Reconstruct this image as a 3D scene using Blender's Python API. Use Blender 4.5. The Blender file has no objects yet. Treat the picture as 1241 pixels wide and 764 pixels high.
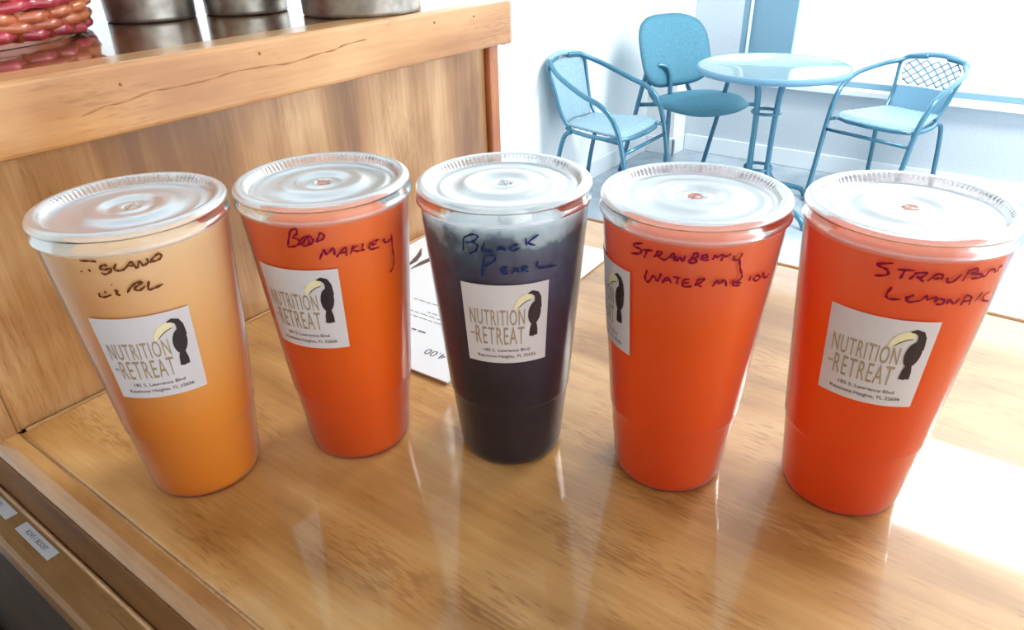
import bpy, bmesh, math, random
from mathutils import Vector, Matrix
PI = math.pi
SC = bpy.context.scene
COL = SC.collection
random.seed(7)

# ------------------------------------------------------------------ camera
cam_d = bpy.data.cameras.new('camera'); cam = bpy.data.objects.new('camera', cam_d); COL.objects.link(cam)
cam_d.sensor_width = 36.0; cam_d.lens = 859.84 / 1241 * 36.0; cam_d.clip_start = 0.01
PITCH, ROLL, YAW, CAM_Z = 0.51329, 0.026326, 0.644975, 1.37707
fw = Vector((math.cos(YAW) * math.cos(PITCH), math.sin(YAW) * math.cos(PITCH), -math.sin(PITCH)))
rt = Vector((math.sin(YAW), -math.cos(YAW), 0)); dn = fw.cross(rt)
rt2 = rt * math.cos(ROLL) + dn * math.sin(ROLL); dn2 = -rt * math.sin(ROLL) + dn * math.cos(ROLL)
M = Matrix.Identity(4)
for i in range(3):
    M[i][0] = rt2[i]; M[i][1] = -dn2[i]; M[i][2] = -fw[i]
M[0][3], M[1][3], M[2][3] = 0, 0, CAM_Z
cam.matrix_world = M
SC.camera = cam

# ------------------------------------------------------------------ world, lights, exposure
SC.view_settings.view_transform = 'Standard'; SC.view_settings.look = 'None'
SC.view_settings.exposure = 0.4; SC.view_settings.gamma = 1.0; SC.view_settings.use_curve_mapping = False
world = bpy.data.worlds.new('overcast_sky'); SC.world = world; world.use_nodes = True
bg = world.node_tree.nodes['Background']; bg.inputs['Color'].default_value = (0.93, 0.97, 1.0, 1); bg.inputs['Strength'].default_value = 2.6
LAMP_STRENGTH = 30.0

# ------------------------------------------------------------------ materials
def srgb(r, g, b):
    f = lambda c: (c / 255) / 12.92 if c / 255 <= .04045 else ((c / 255 + .055) / 1.055) ** 2.4
    return (f(r), f(g), f(b), 1)

def mat(name, col, rough=.5, metal=0, spec=.5, coat=0, coat_rough=.1, sss=0, sss_r=(.02, .01, .005)):
    m = bpy.data.materials.new(name); m.use_nodes = True
    p = m.node_tree.nodes['Principled BSDF']
    p.inputs['Base Color'].default_value = col; p.inputs['Roughness'].default_value = rough
    p.inputs['Metallic'].default_value = metal; p.inputs['Specular IOR Level'].default_value = spec
    p.inputs['Coat Weight'].default_value = coat; p.inputs['Coat Roughness'].default_value = coat_rough
    if sss:
        p.inputs['Subsurface Weight'].default_value = sss; p.inputs['Subsurface Radius'].default_value = sss_r
        p.inputs['Subsurface Scale'].default_value = 1.0
    return m

def N(m, t, **k):
    n = m.node_tree.nodes.new(t)
    for a, v in k.items():
        if hasattr(n, a): setattr(n, a, v)
        else: n.inputs[a].default_value = v
    return n
def L(m, a, b): m.node_tree.links.new(a, b)

def speckle(m, c1, c2, scale=60, bump=.0, rough_var=None, dist=.001, stretch=(1, 1, 1), detail=4):
    """noise between two colours and an optional fine relief"""
    p = m.node_tree.nodes['Principled BSDF']
    tc = N(m, 'ShaderNodeTexCoord'); mp = N(m, 'ShaderNodeMapping'); mp.inputs['Scale'].default_value = stretch
    nz = N(m, 'ShaderNodeTexNoise'); nz.inputs['Scale'].default_value = scale; nz.inputs['Detail'].default_value = detail
    rp = N(m, 'ShaderNodeValToRGB'); rp.color_ramp.elements[0].color = c1; rp.color_ramp.elements[1].color = c2
    rp.color_ramp.elements[0].position = .35; rp.color_ramp.elements[1].position = .65
    L(m, tc.outputs['Object'], mp.inputs['Vector']); L(m, mp.outputs['Vector'], nz.inputs['Vector'])
    L(m, nz.outputs['Fac'], rp.inputs['Fac']); L(m, rp.outputs['Color'], p.inputs['Base Color'])
    if bump:
        b = N(m, 'ShaderNodeBump'); b.inputs['Strength'].default_value = bump; b.inputs['Distance'].default_value = dist
        L(m, nz.outputs['Fac'], b.inputs['Height']); L(m, b.outputs['Normal'], p.inputs['Normal'])
    return m

def wood(name, dark, mid, light, axis='X', rough=.3, coat=.6, coat_rough=.12, scale=1.0, offs=0., contrast=1.0, pores=.3):
    m = bpy.data.materials.new(name); m.use_nodes = True
    p = m.node_tree.nodes['Principled BSDF']
    p.inputs['Roughness'].default_value = rough; p.inputs['Coat Weight'].default_value = coat
    p.inputs['Coat Roughness'].default_value = coat_rough; p.inputs['Coat IOR'].default_value = 1.5
    tc = N(m, 'ShaderNodeTexCoord')
    def mp(a, b):
        n = N(m, 'ShaderNodeMapping')
        s = {'X': (a, b, b), 'Y': (b, a, b), 'Z': (b, b, a)}[axis]
        n.inputs['Scale'].default_value = s; n.inputs['Location'].default_value = (offs, offs * 1.7, offs * .6)
        L(m, tc.outputs['Object'], n.inputs['Vector']); return n
    fine = N(m, 'ShaderNodeTexNoise', Scale=1.0, Detail=6.0, Roughness=.65); L(m, mp(12 * scale, 260 * scale).outputs[0], fine.inputs['Vector'])
    broad = N(m, 'ShaderNodeTexNoise', Scale=1.0, Detail=4.0, Distortion=1.2); L(m, mp(2.2 * scale, 16 * scale).outputs[0], broad.inputs['Vector'])
    blot = N(m, 'ShaderNodeTexNoise', Scale=1.0, Detail=3.0); L(m, mp(9 * scale, 13 * scale).outputs[0], blot.inputs['Vector'])
    a = N(m, 'ShaderNodeMath', operation='MULTIPLY_ADD'); L(m, fine.outputs['Fac'], a.inputs[0]); a.inputs[1].default_value = .34; a.inputs[2].default_value = -.17
    b = N(m, 'ShaderNodeMath', operation='MULTIPLY_ADD'); L(m, blot.outputs['Fac'], b.inputs[0]); b.inputs[1].default_value = .8; b.inputs[2].default_value = -.4
    c = N(m, 'ShaderNodeMath', operation='ADD'); L(m, a.outputs[0], c.inputs[0]); L(m, b.outputs[0], c.inputs[1])
    d = N(m, 'ShaderNodeMath', operation='ADD'); L(m, c.outputs[0], d.inputs[0]); L(m, broad.outputs['Fac'], d.inputs[1])
    rp = N(m, 'ShaderNodeValToRGB'); e = rp.color_ramp.elements
    w = .22 / contrast
    e[0].position = .5 - w; e[0].color = dark; e[1].position = .5 + w; e[1].color = light
    k = e.new(.5); k.color = mid
    L(m, d.outputs[0], rp.inputs['Fac'])
    # short dark pores along the grain
    po = N(m, 'ShaderNodeTexNoise', Scale=1.0, Detail=2.0); L(m, mp(85 * scale, 620 * scale).outputs[0], po.inputs['Vector'])
    pm = N(m, 'ShaderNodeTexNoise', Scale=1.0, Detail=2.0); L(m, mp(10 * scale, 28 * scale).outputs[0], pm.inputs['Vector'])
    pa = N(m, 'ShaderNodeMath', operation='MULTIPLY'); L(m, po.outputs['Fac'], pa.inputs[0]); L(m, pm.outputs['Fac'], pa.inputs[1])
    pr = N(m, 'ShaderNodeMapRange'); L(m, pa.outputs[0], pr.inputs['Value'])
    pr.inputs['From Min'].default_value = .30; pr.inputs['From Max'].default_value = .40; pr.inputs['To Min'].default_value = 0; pr.inputs['To Max'].default_value = pores
    mc = N(m, 'ShaderNodeMixRGB', blend_type='MULTIPLY'); L(m, pr.outputs['Result'], mc.inputs['Fac']); L(m, rp.outputs['Color'], mc.inputs['Color1']); mc.inputs['Color2'].default_value = (.42, .30, .18, 1)
    L(m, mc.outputs['Color'], p.inputs['Base Color'])
    bp = N(m, 'ShaderNodeBump'); bp.inputs['Strength'].default_value = .12; bp.inputs['Distance'].default_value = .0006
    L(m, fine.outputs['Fac'], bp.inputs['Height']); L(m, bp.outputs['Normal'], p.inputs['Normal'])
    # brushed varnish: slow waves in the clear coat
    cn = N(m, 'ShaderNodeTexNoise', Scale=1.0, Detail=2.0); L(m, mp(6, 22).outputs[0], cn.inputs['Vector'])
    cb = N(m, 'ShaderNodeBump'); cb.inputs['Strength'].default_value = .12; cb.inputs['Distance'].default_value = .0012
    L(m, cn.outputs['Fac'], cb.inputs['Height']); L(m, cb.outputs['Normal'], p.inputs['Coat Normal'])
    return m

def clear_plastic(name, tint=(1, 1, 1, 1), haze=.06, rough=.06, haze_col=(.9, .93, .97, 1), ior=1.5, edge=0):
    """thin clear plastic: sees through, with gloss that grows toward the edge and a slight milky haze"""
    m = bpy.data.materials.new(name); m.use_nodes = True
    nt = m.node_tree; nt.nodes.remove(nt.nodes['Principled BSDF']); out = nt.nodes['Material Output']
    tr = N(m, 'ShaderNodeBsdfTransparent'); tr.inputs['Color'].default_value = tint
    df = N(m, 'ShaderNodeBsdfDiffuse'); df.inputs['Color'].default_value = haze_col
    tl = N(m, 'ShaderNodeBsdfTranslucent'); tl.inputs['Color'].default_value = haze_col
    gl = N(m, 'ShaderNodeBsdfGlossy'); gl.inputs['Roughness'].default_value = rough
    fr = N(m, 'ShaderNodeFresnel'); fr.inputs['IOR'].default_value = ior
    mx = N(m, 'ShaderNodeMixShader'); mx.inputs[0].default_value = .5; L(m, df.outputs[0], mx.inputs[1]); L(m, tl.outputs[0], mx.inputs[2])
    m1 = N(m, 'ShaderNodeMixShader'); m1.inputs[0].default_value = haze; L(m, tr.outputs[0], m1.inputs[1]); L(m, mx.outputs[0], m1.inputs[2])
    if edge:                                               # seen edge-on the sheet is long, so it grows milky
        lw = N(m, 'ShaderNodeLayerWeight'); lw.inputs['Blend'].default_value = .5
        pw = N(m, 'ShaderNodeMath', operation='POWER'); L(m, lw.outputs['Facing'], pw.inputs[0]); pw.inputs[1].default_value = 5.0
        ml = N(m, 'ShaderNodeMath', operation='MULTIPLY_ADD'); L(m, pw.outputs[0], ml.inputs[0]); ml.inputs[1].default_value = edge; ml.inputs[2].default_value = haze
        L(m, ml.outputs[0], m1.inputs[0])
    m2 = N(m, 'ShaderNodeMixShader'); L(m, fr.outputs[0], m2.inputs[0]); L(m, m1.outputs[0], m2.inputs[1]); L(m, gl.outputs[0], m2.inputs[2])
    L(m, m2.outputs[0], out.inputs['Surface'])
    return m

def drink_mat(name, stops, rough=.5, noise=.0, glow=.35, sss=.0, radius=(.008, .004, .002)):
    """liquid whose colour changes with height above the cup's foot; stops = (height in m, colour)"""
    m = mat(name, (1, 1, 1, 1), rough=rough, sss=sss, sss_r=radius, coat=0)
    p = m.node_tree.nodes['Principled BSDF']; p.inputs['Specular IOR Level'].default_value = .05
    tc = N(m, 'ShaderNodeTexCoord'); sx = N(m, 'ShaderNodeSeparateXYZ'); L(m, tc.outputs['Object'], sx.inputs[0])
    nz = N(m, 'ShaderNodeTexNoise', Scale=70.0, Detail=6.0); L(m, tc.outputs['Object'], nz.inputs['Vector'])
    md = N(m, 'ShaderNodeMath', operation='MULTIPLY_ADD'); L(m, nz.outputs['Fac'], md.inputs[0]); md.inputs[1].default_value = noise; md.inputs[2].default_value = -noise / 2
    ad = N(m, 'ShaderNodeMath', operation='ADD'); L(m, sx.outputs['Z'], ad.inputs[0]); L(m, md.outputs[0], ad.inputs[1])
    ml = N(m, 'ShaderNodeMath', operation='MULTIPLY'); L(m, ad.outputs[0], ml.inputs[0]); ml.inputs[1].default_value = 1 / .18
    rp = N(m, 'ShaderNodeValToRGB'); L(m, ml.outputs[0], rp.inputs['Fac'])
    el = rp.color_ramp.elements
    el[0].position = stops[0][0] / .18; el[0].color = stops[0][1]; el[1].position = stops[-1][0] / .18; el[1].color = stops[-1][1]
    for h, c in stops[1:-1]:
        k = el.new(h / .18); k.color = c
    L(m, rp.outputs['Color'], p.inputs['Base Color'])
    if glow:                                                # cloudy liquid lets daylight through from behind
        tl = N(m, 'ShaderNodeBsdfTranslucent'); L(m, rp.outputs['Color'], tl.inputs['Color'])
        mx = N(m, 'ShaderNodeMixShader'); mx.inputs[0].default_value = glow
        L(m, p.outputs[0], mx.inputs[1]); L(m, tl.outputs[0], mx.inputs[2]); L(m, mx.outputs[0], m.node_tree.nodes['Material Output'].inputs['Surface'])
    return m

def emit(name, col, s):
    m = bpy.data.materials.new(name); m.use_nodes = True
    nt = m.node_tree; nt.nodes.remove(nt.nodes['Principled BSDF'])
    e = N(m, 'ShaderNodeEmission'); e.inputs['Color'].default_value = col; e.inputs['Strength'].default_value = s
    L(m, e.outputs[0], nt.nodes['Material Output'].inputs['Surface']); return m

MAT = {}
MAT['counter'] = wood('varnished_counter_wood', srgb(160, 110, 52), srgb(194, 144, 82), srgb(216, 172, 112), 'Y', rough=.42, coat=1, coat_rough=.055, offs=3.1, contrast=.95, pores=.42)
MAT['nosing'] = wood('varnished_nosing_wood', srgb(160, 108, 56), srgb(188, 136, 78), srgb(206, 158, 100), 'Y', rough=.3, coat=.7, offs=1.3)
MAT['slab'] = wood('varnished_bar_wood', srgb(170, 116, 66), srgb(198, 146, 92), srgb(214, 168, 116), 'X', rough=.33, coat=.5, coat_rough=.16, offs=7.7, contrast=.8)
MAT['slab_top'] = wood('varnished_bar_top_wood', srgb(90, 48, 20), srgb(120, 72, 34), srgb(150, 96, 50), 'X', rough=.25, coat=1, coat_rough=.04, offs=5.7)
MAT['panel'] = wood('plywood_panel_wood', srgb(128, 86, 46), srgb(168, 122, 74), srgb(206, 166, 118), 'Z', rough=.34, coat=.5, coat_rough=.18, offs=2.2, scale=.8)
MAT['stile'] = wood('redder_trim_wood', srgb(130, 66, 30), srgb(160, 90, 46), srgb(184, 112, 64), 'Z', rough=.35, coat=.5, offs=9.2)
MAT['ledge'] = wood('ledge_wood', srgb(112, 76, 34), srgb(140, 98, 50), srgb(160, 118, 66), 'Y', rough=.5, coat=.15, offs=4.2)
MAT['face'] = wood('shaded_face_wood', srgb(96, 58, 14), srgb(114, 70, 18), srgb(128, 82, 26), 'Y', rough=.65, coat=.05, offs=6.2)  # shade on the counter's end face is put into this darker colour
MAT['dark'] = wood('recess_shade_wood', srgb(30, 18, 8), srgb(48, 30, 14), srgb(58, 36, 14), 'Y', rough=.8, coat=0, offs=8.2)  # shade of the open recess is put into this near-black colour
MAT['crack'] = mat('grain_crack', srgb(162, 112, 66), .7)
MAT['wall'] = speckle(mat('white_wall_paint', (1, 1, 1, 1), .7), srgb(238, 245, 248), srgb(243, 249, 251), 90, .05)
MAT['wall_low'] = speckle(mat('pale_grey_wall_paint', (1, 1, 1, 1), .7), srgb(196, 208, 218), srgb(204, 216, 226), 90, .05)
MAT['wall_rear_added'] = speckle(mat('warm_beige_wall_paint', (1, 1, 1, 1), .8), srgb(206, 194, 176), srgb(214, 202, 186), 60, .05)
MAT['trim'] = mat('white_gloss_trim', srgb(232, 242, 248), .35)
MAT['ceiling'] = speckle(mat('white_ceiling_paint', (1, 1, 1, 1), .9), srgb(228, 232, 234), srgb(238, 240, 242), 40, .05)
MAT['floor'] = speckle(mat('pale_grey_floor', (1, 1, 1, 1), .22, coat=.4, coat_rough=.1), srgb(150, 166, 178), srgb(176, 192, 204), 6)
MAT['pavement'] = speckle(mat('concrete_pavement', (1, 1, 1, 1), .8), srgb(206, 206, 202), srgb(220, 220, 216), 3)
MAT['frame'] = mat('blue_grey_window_frame', srgb(120, 160, 182), .4)
MAT['frame_glint'] = mat('frame_highlight_line', srgb(226, 238, 244), .3)
MAT['steel_blue'] = mat('haze_blue_tube', srgb(66, 122, 148), .22, metal=.35, spec=.7)  # background haze over the chairs is put into the blue
MAT['cushion'] = speckle(mat('haze_teal_upholstery', (1, 1, 1, 1), .75), srgb(62, 120, 144), srgb(84, 142, 164), 160, .2)  # teal holds the haze that lifts and tints a darker cushion
MAT['rattan'] = speckle(mat('haze_pale_blue_rattan', (1, 1, 1, 1), .55), srgb(114, 152, 170), srgb(156, 186, 200), 220, .3)  # pale blue includes the haze over the weave
MAT['rattan_dark'] = mat('haze_blue_grey_rattan', srgb(104, 150, 178), .55)  # haze tint is part of this colour too
MAT['tabletop'] = speckle(mat('pale_brushed_tabletop', (1, 1, 1, 1), .14, metal=.5), srgb(190, 222, 228), srgb(206, 234, 240), 30)
MAT['tin'] = speckle(mat('galvanised_tin', (1, 1, 1, 1), .38, metal=.85), srgb(140, 136, 128), srgb(186, 182, 174), 55, .3, dist=.0008)
MAT['wicker'] = speckle(mat('red_brown_wicker', (1, 1, 1, 1), .3, coat=.6), srgb(150, 60, 34), srgb(206, 118, 74), 14)
MAT['wicker2'] = speckle(mat('crimson_wicker', (1, 1, 1, 1), .3, coat=.6), srgb(140, 26, 44), srgb(186, 60, 74), 14)
MAT['paper'] = mat('white_paper', srgb(240, 246, 250), .5)
MAT['paper_edge'] = mat('paper_stack_edge', srgb(190, 190, 196), .7)
MAT['ink'] = mat('grey_ink', srgb(96, 96, 108), .6)
MAT['sticker'] = mat('white_sticker_paper', srgb(206, 198, 200), .45)
MAT['tan_ink'] = mat('tan_ink', srgb(160, 136, 106), .5)
MAT['brown_ink'] = mat('brown_ink', srgb(92, 76, 76), .5)
MAT['black_ink'] = mat('black_ink', srgb(44, 30, 36), .4)
MAT['cream_ink'] = mat('cream_ink', srgb(226, 214, 168), .5)
MAT['tag'] = mat('white_shelf_tag', srgb(196, 196, 200), .6)
MAT['cup'] = clear_plastic('clear_cup_plastic', haze=.02, rough=.14, ior=1.42, edge=.8)
MAT['lid'] = clear_plastic('frosted_lid_plastic', haze=.34, rough=.34, haze_col=(.96, .96, .97, 1), ior=1.42)
MAT['bead'] = clear_plastic('thick_clear_bead', haze=.35, rough=.1, haze_col=(.95, .96, 1, 1))
MAT['lamp'] = emit('lit_diffuser', (1, .98, .95, 1), LAMP_STRENGTH)
MAT['skirt'] = clear_plastic('clear_skirt_plastic', haze=.16, rough=.15, haze_col=(.95, .97, 1, 1), edge=.35)

# ------------------------------------------------------------------ helpers
def obj(name, bm, m, parent=None, smooth=True, loc=None):
    me = bpy.data.meshes.new(name); bm.normal_update(); bm.to_mesh(me); bm.free()
    if smooth:
        for p in me.polygons: p.use_smooth = True
    ms = m if isinstance(m, (list, tuple)) else [m]
    for x in ms: me.materials.append(x)
    o = bpy.data.objects.new(name, me); COL.objects.link(o)
    if parent is not None: o.parent = parent
    if loc: o.location = loc
    return o
def thing(name, label, cat, loc=(0, 0, 0), rz=0, group=None):
    o = bpy.data.objects.new(name, None); COL.objects.link(o); o.empty_display_size = .05
    o.location = loc; o.rotation_euler = (0, 0, rz); o['label'] = label; o['category'] = cat
    if group: o['group'] = group
    return o
def tag(o, label, cat, group=None):
    o['label'] = label; o['category'] = cat
    if group: o['group'] = group
    return o
def struct(name, bm, m, parent=None, label=None, smooth=False):
    o = obj(name, bm, m, parent, smooth)
    if parent is None: o['kind'] = 'structure'
    if label: o['label'] = label
    return o

def box(bm, x0, x1, y0, y1, z0, z1, bev=0, seg=2, mi=0):
    n0 = set(bm.verts)
    r = bmesh.ops.create_cube(bm, size=1)
    for v in r['verts']:
        v.co = Vector((x0 + (v.co.x + .5) * (x1 - x0), y0 + (v.co.y + .5) * (y1 - y0), z0 + (v.co.z + .5) * (z1 - z0)))
    if bev:
        es = list({e for v in r['verts'] for e in v.link_edges})
        bmesh.ops.bevel(bm, geom=es, offset=bev, segments=seg, profile=.5, affect='EDGES')
    return bm
def bmesh_ball(x, y, z, r):
    bm = bmesh.new(); bmesh.ops.create_icosphere(bm, subdivisions=2, radius=r); bmesh.ops.translate(bm, verts=bm.verts, vec=(x, y, z)); return bm
def bx(*a, **k): return box(bmesh.new(), *a, **k)

def lathe(prof, n=96, close=False, rfun=None, bm=None):
    bm = bm or bmesh.new(); rings = []
    for j, (r, z) in enumerate(prof):
        if r < 1e-6: rings.append([bm.verts.new((0, 0, z))]); continue
        ring = []
        for i in range(n):
            a = 2 * PI * i / n; rr = r + (rfun(j, a) if rfun else 0)
            ring.append(bm.verts.new((rr * math.cos(a), rr * math.sin(a), z)))
        rings.append(ring)
    for A, B in zip(rings, rings[1:]):
        if len(A) == 1 and len(B) == 1: continue
        for i in range(n):
            k = (i + 1) % n
            if len(A) == 1: bm.faces.new((A[0], B[i], B[k]))
            elif len(B) == 1: bm.faces.new((A[i], A[k], B[0]))
            else: bm.faces.new((A[i], A[k], B[k], B[i]))
    return bm

def catmull(pts, sub=5, closed=False):
    P = [Vector(p) for p in pts]; n = len(P)
    if n < 3 and not closed: return P
    out = []
    rng = range(n) if closed else range(n - 1)
    for i in rng:
        if closed: a, b, c, d = P[(i - 1) % n], P[i], P[(i + 1) % n], P[(i + 2) % n]
        else: a, b, c, d = P[max(i - 1, 0)], P[i], P[i + 1], P[min(i + 2, n - 1)]
        for k in range(sub):
            t = k / sub
            out.append(.5 * ((2 * b) + (c - a) * t + (2 * a - 5 * b + 4 * c - d) * t * t + (3 * b - a - 3 * c + d) * t ** 3))
    if not closed: out.append(P[-1])
    return out

def tube(pts, r, n=10, sub=5, closed=False, bm=None, smooth=True, flat=1.0):
    bm = bm or bmesh.new(); P = catmull(pts, sub, closed) if smooth else [Vector(p) for p in pts]
    m = len(P); rings = []; up = None
    for i in range(m):
        if closed: t = (P[(i + 1) % m] - P[i - 1])
        else: t = P[min(i + 1, m - 1)] - P[max(i - 1, 0)]
        t.normalize()
        if up is None:
            up = Vector((0, 0, 1)) if abs(t.z) < .9 else Vector((1, 0, 0))
        s = t.cross(up)
        if s.length < 1e-4: s = t.cross(Vector((0, 1, 0)))
        s.normalize(); up = s.cross(t).normalized()
        rad = r[i] if isinstance(r, list) else r
        rings.append([bm.verts.new(P[i] + rad * (math.cos(2 * PI * k / n) * s + flat * math.sin(2 * PI * k / n) * up)) for k in range(n)])
    for i in range(m if closed else m - 1):
        A, B = rings[i], rings[(i + 1) % m]
        for k in range(n): bm.faces.new((A[k], B[k], B[(k + 1) % n], A[(k + 1) % n]))
    if not closed:
        bm.faces.new(rings[0]); bm.faces.new(list(reversed(rings[-1])))
    return bm

# ================================================================== THE SETTING
CT = 1.07        # height of the drinks counter
struct('floor', bx(-3.5, 4.4, -4.5, 4.2, -.05, 0), MAT['floor'])
struct('pavement', bx(4.56, 40, -22, 22, -.15, -.05), MAT['pavement'])
struct('ceiling', bx(-3.5, 4.5, -4.5, 4.2, 3.2, 3.3), MAT['ceiling'])
struct('wall_left', bx(-2.2, 4.24, 2.06, 2.16, 0, 3.2), MAT['wall'])
struct('wall_rear_added', bx(-2.3, -2.2, -4.5, 2.16, 0, 3.2), MAT['wall_rear_added'])  # unseen wall added behind the camera to darken the left side
# a pilaster fills the corner between the two walls
struct('trim_1', bx(4.24, 4.4, 1.86, 2.16, 0, 3.2, bev=.004), MAT['wall'], label='square white pilaster in the room corner')
struct('wall_back', box(box(bx(4.4, 4.55, -4.5, 1.86, 0, .47), 4.4, 4.55, 1.56, 1.86, .47, 3.2), 4.4, 4.55, -4.5, 1.56, 3.08, 3.2), MAT['wall_low'])
W = thing('window_1', 'tall shopfront window full of white daylight', 'window', (4.4, -.7, .47)); del W['category']; W['kind'] = 'structure'
def wpart(name, m, *a, bev=.003): return obj(name, bx(*a, bev=bev), m, W, smooth=False)
wpart('window_sill', MAT['trim'], -.045, .16, -3.8, 2.26, -.012, .018)
wpart('bottom_rail', MAT['frame'], .03, .09, -3.8, 2.24, .018, .05)
wpart('top_rail', MAT['frame'], .03, .09, -3.8, 2.24, 2.56, 2.61)
wpart('side_frame', MAT['frame'], .0, .10, 2.225, 2.26, .018, 2.61)
wpart('side_frame', MAT['frame_glint'], -.006, .0, 2.205, 2.222, .02, 2.6, bev=.001)  # pale strip stands in for the highlight along the frame
wpart('side_panel', MAT['frame'], .02, .06, 1.96, 2.225, .05, 2.56)
wpart('mullion', MAT['frame'], .03, .09, -1.2, -1.15, .05, 2.56)
struct('baseboard_left', bx(1.2, 4.24, 2.045, 2.06, 0, .105, bev=.004), MAT['trim'])
struct('baseboard_corner', box(bx(4.225, 4.24, 1.845, 2.045, 0, .105, bev=.004), 4.225, 4.385, 1.845, 1.86, 0, .105, bev=.004), MAT['trim'])
struct('baseboard_back', bx(4.385, 4.4, -4.5, 1.845, 0, .105, bev=.004), MAT['trim'])
# ceiling troffers (their reflection lies on the varnish of the counter)
for i, (x, y, lb) in enumerate(((3.2, -.72, 'lit ceiling panel nearest the window, above the right-hand chair'),)):
    t = thing('ceiling_light', lb, 'ceiling light', (x, y, 3.2))
    f = bmesh.new()
    for a in ((-.37, -.33, -.95, .95), (.33, .37, -.95, .95), (-.33, .33, -.95, -.91), (-.33, .33, .91, .95)): box(f, *a, -.03, 0)
    obj('frame', f, MAT['trim'], t, smooth=False)
    obj('diffuser', bx(-.33, .33, -.91, .91, -.02, -.004), MAT['lamp'], t, smooth=False)

# ================================================================== BAR AND COUNTER
def part(name, bm, m, par, smooth=False):
    """a part given in world coordinates, stored relative to its thing"""
    bmesh.ops.translate(bm, verts=bm.verts, vec=-par.location)
    return obj(name, bm, m, par, smooth)
bar = thing('bar', 'raised varnished wooden bar behind the counter, with plywood front', 'bar', (.1, .7, 0))
part('front_panel', bx(.1095, .6455, .515, .535, CT + .0005, 1.254, bev=.0008), MAT['panel'], bar)
part('corner_stile', bx(.0945, .1075, .5145, .60, .98, 1.254, bev=.0008), MAT['panel'], bar)
part('end_stile', bx(.647, .664, .508, .60, CT + .0005, 1.254, bev=.003), MAT['stile'], bar)
part('corner_bead', tube([(.1085, .5145, 1.071), (.1085, .5145, 1.25)], .0014, n=6, smooth=False), MAT['slab'], bar, True)
part('carcass', bx(.0945, .64, .536, .86, 0, 1.25), MAT['panel'], bar)
part('bar_top', bx(.045, .668, .499, .90, 1.2945, 1.299, bev=.002), MAT['slab_top'], bar)
part('top_nosing', bx(.04, .67, .494, .530, 1.254, 1.2992, bev=.0035, seg=3), MAT['slab'], bar)
part('end_nosing', bx(.655, .6725, .4945, .90, 1.253, 1.2992, bev=.0035, seg=3), MAT['slab'], bar)
part('under_board', bx(.045, .655, .53, .9, 1.254, 1.294), MAT['slab'], bar)
# an open grain crack that wanders along the nosing
cr = [(.205, 1.2715), (.222, 1.2745), (.235, 1.2750), (.255, 1.2780), (.27, 1.2776), (.30, 1.2782), (.318, 1.2800), (.35, 1.2797), (.372, 1.2785), (.40, 1.2812), (.418, 1.2818), (.43, 1.2842), (.455, 1.2855)]
part('grain_crack', tube([(x, .4942, z) for x, z in cr], [.0003 + .0005 * math.sin(i * .61) ** 2 for i in range((len(cr) - 1) * 5 + 1)], n=6), MAT['crack'], bar, True)
for x, z in ((.345, 1.2895), (.605, 1.288), (.545, 1.289), (.235, 1.286)):
    part('filled_nail_hole', bmesh_ball(x, .4942, z, .0013), MAT['crack'], bar, True)

ctr = thing('counter', 'varnished honey-brown wooden counter the five drinks stand on', 'counter', (.38, .1, 0))
part('countertop', bx(.1085, .665, -.42, .5135, CT - .04, CT, bev=.002, seg=2), MAT['counter'], ctr)
nb = bmesh.new(); prof = [(.1075, CT), (.099, CT), (.0955, CT - .0012), (.0930, CT - .0034), (.0915, CT - .0066), (.0915, CT - .0078), (.0942, CT - .0082), (.0942, CT - .052), (.1075, CT - .052)]
v0 = [nb.verts.new((x, -.42, z)) for x, z in prof]; v1 = [nb.verts.new((x, .5143, z)) for x, z in prof]
for i in range(len(prof)): nb.faces.new((v0[i], v0[(i + 1) % len(prof)], v1[(i + 1) % len(prof)], v1[i]))
nb.faces.new(v0[::-1]); nb.faces.new(v1)
part('side_nosing', nb, MAT['nosing'], ctr)
part('seam_bead', tube([(.108, -.41, CT - .0006), (.108, .512, CT - .0006)], .0012, n=8, smooth=False), MAT['slab'], ctr, True)
part('back_bead', tube([(.112, .5125, CT + .0006), (.64, .5125, CT + .0006)], .0016, n=8, smooth=False), MAT['slab'], ctr, True)
part('end_edge', bx(.6652, .673, -.42, .5135, CT - .045, CT + .0005, bev=.003), MAT['nosing'], ctr)
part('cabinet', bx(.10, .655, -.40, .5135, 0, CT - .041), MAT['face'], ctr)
cab = thing('cabinet', 'shade-darkened open cabinet with a tagged ledge, left of the counter', 'cabinet', (-.2, .25, 0))
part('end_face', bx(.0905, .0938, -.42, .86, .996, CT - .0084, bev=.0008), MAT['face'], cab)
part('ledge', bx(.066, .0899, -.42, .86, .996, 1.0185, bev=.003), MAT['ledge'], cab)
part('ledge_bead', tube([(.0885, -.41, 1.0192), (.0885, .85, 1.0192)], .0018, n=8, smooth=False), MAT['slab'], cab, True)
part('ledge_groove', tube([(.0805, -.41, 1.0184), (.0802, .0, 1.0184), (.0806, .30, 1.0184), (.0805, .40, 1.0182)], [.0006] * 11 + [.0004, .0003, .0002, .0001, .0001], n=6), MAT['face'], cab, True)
part('side_board', bx(.070, .0935, -.42, .86, .02, .9955), MAT['dark'], cab)  # boards below the ledge, put in to keep this corner dark
part('shelf', bx(-.6, .0695, -.10, .86, .70, .72, bev=.002), MAT['dark'], cab)
part('shelf', bx(-.6, .0695, -.10, .86, .30, .32, bev=.002), MAT['dark'], cab)
part('shelf_lip', bx(.010, .030, -.10, .86, .7205, .755, bev=.002), MAT['ledge'], cab)
part('base_board', bx(-.6, .0695, -.10, .86, .0, .03), MAT['dark'], cab)
part('back_board', bx(-.62, -.601, -.10, .86, .0, .90, bev=.002), MAT['dark'], cab)

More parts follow.
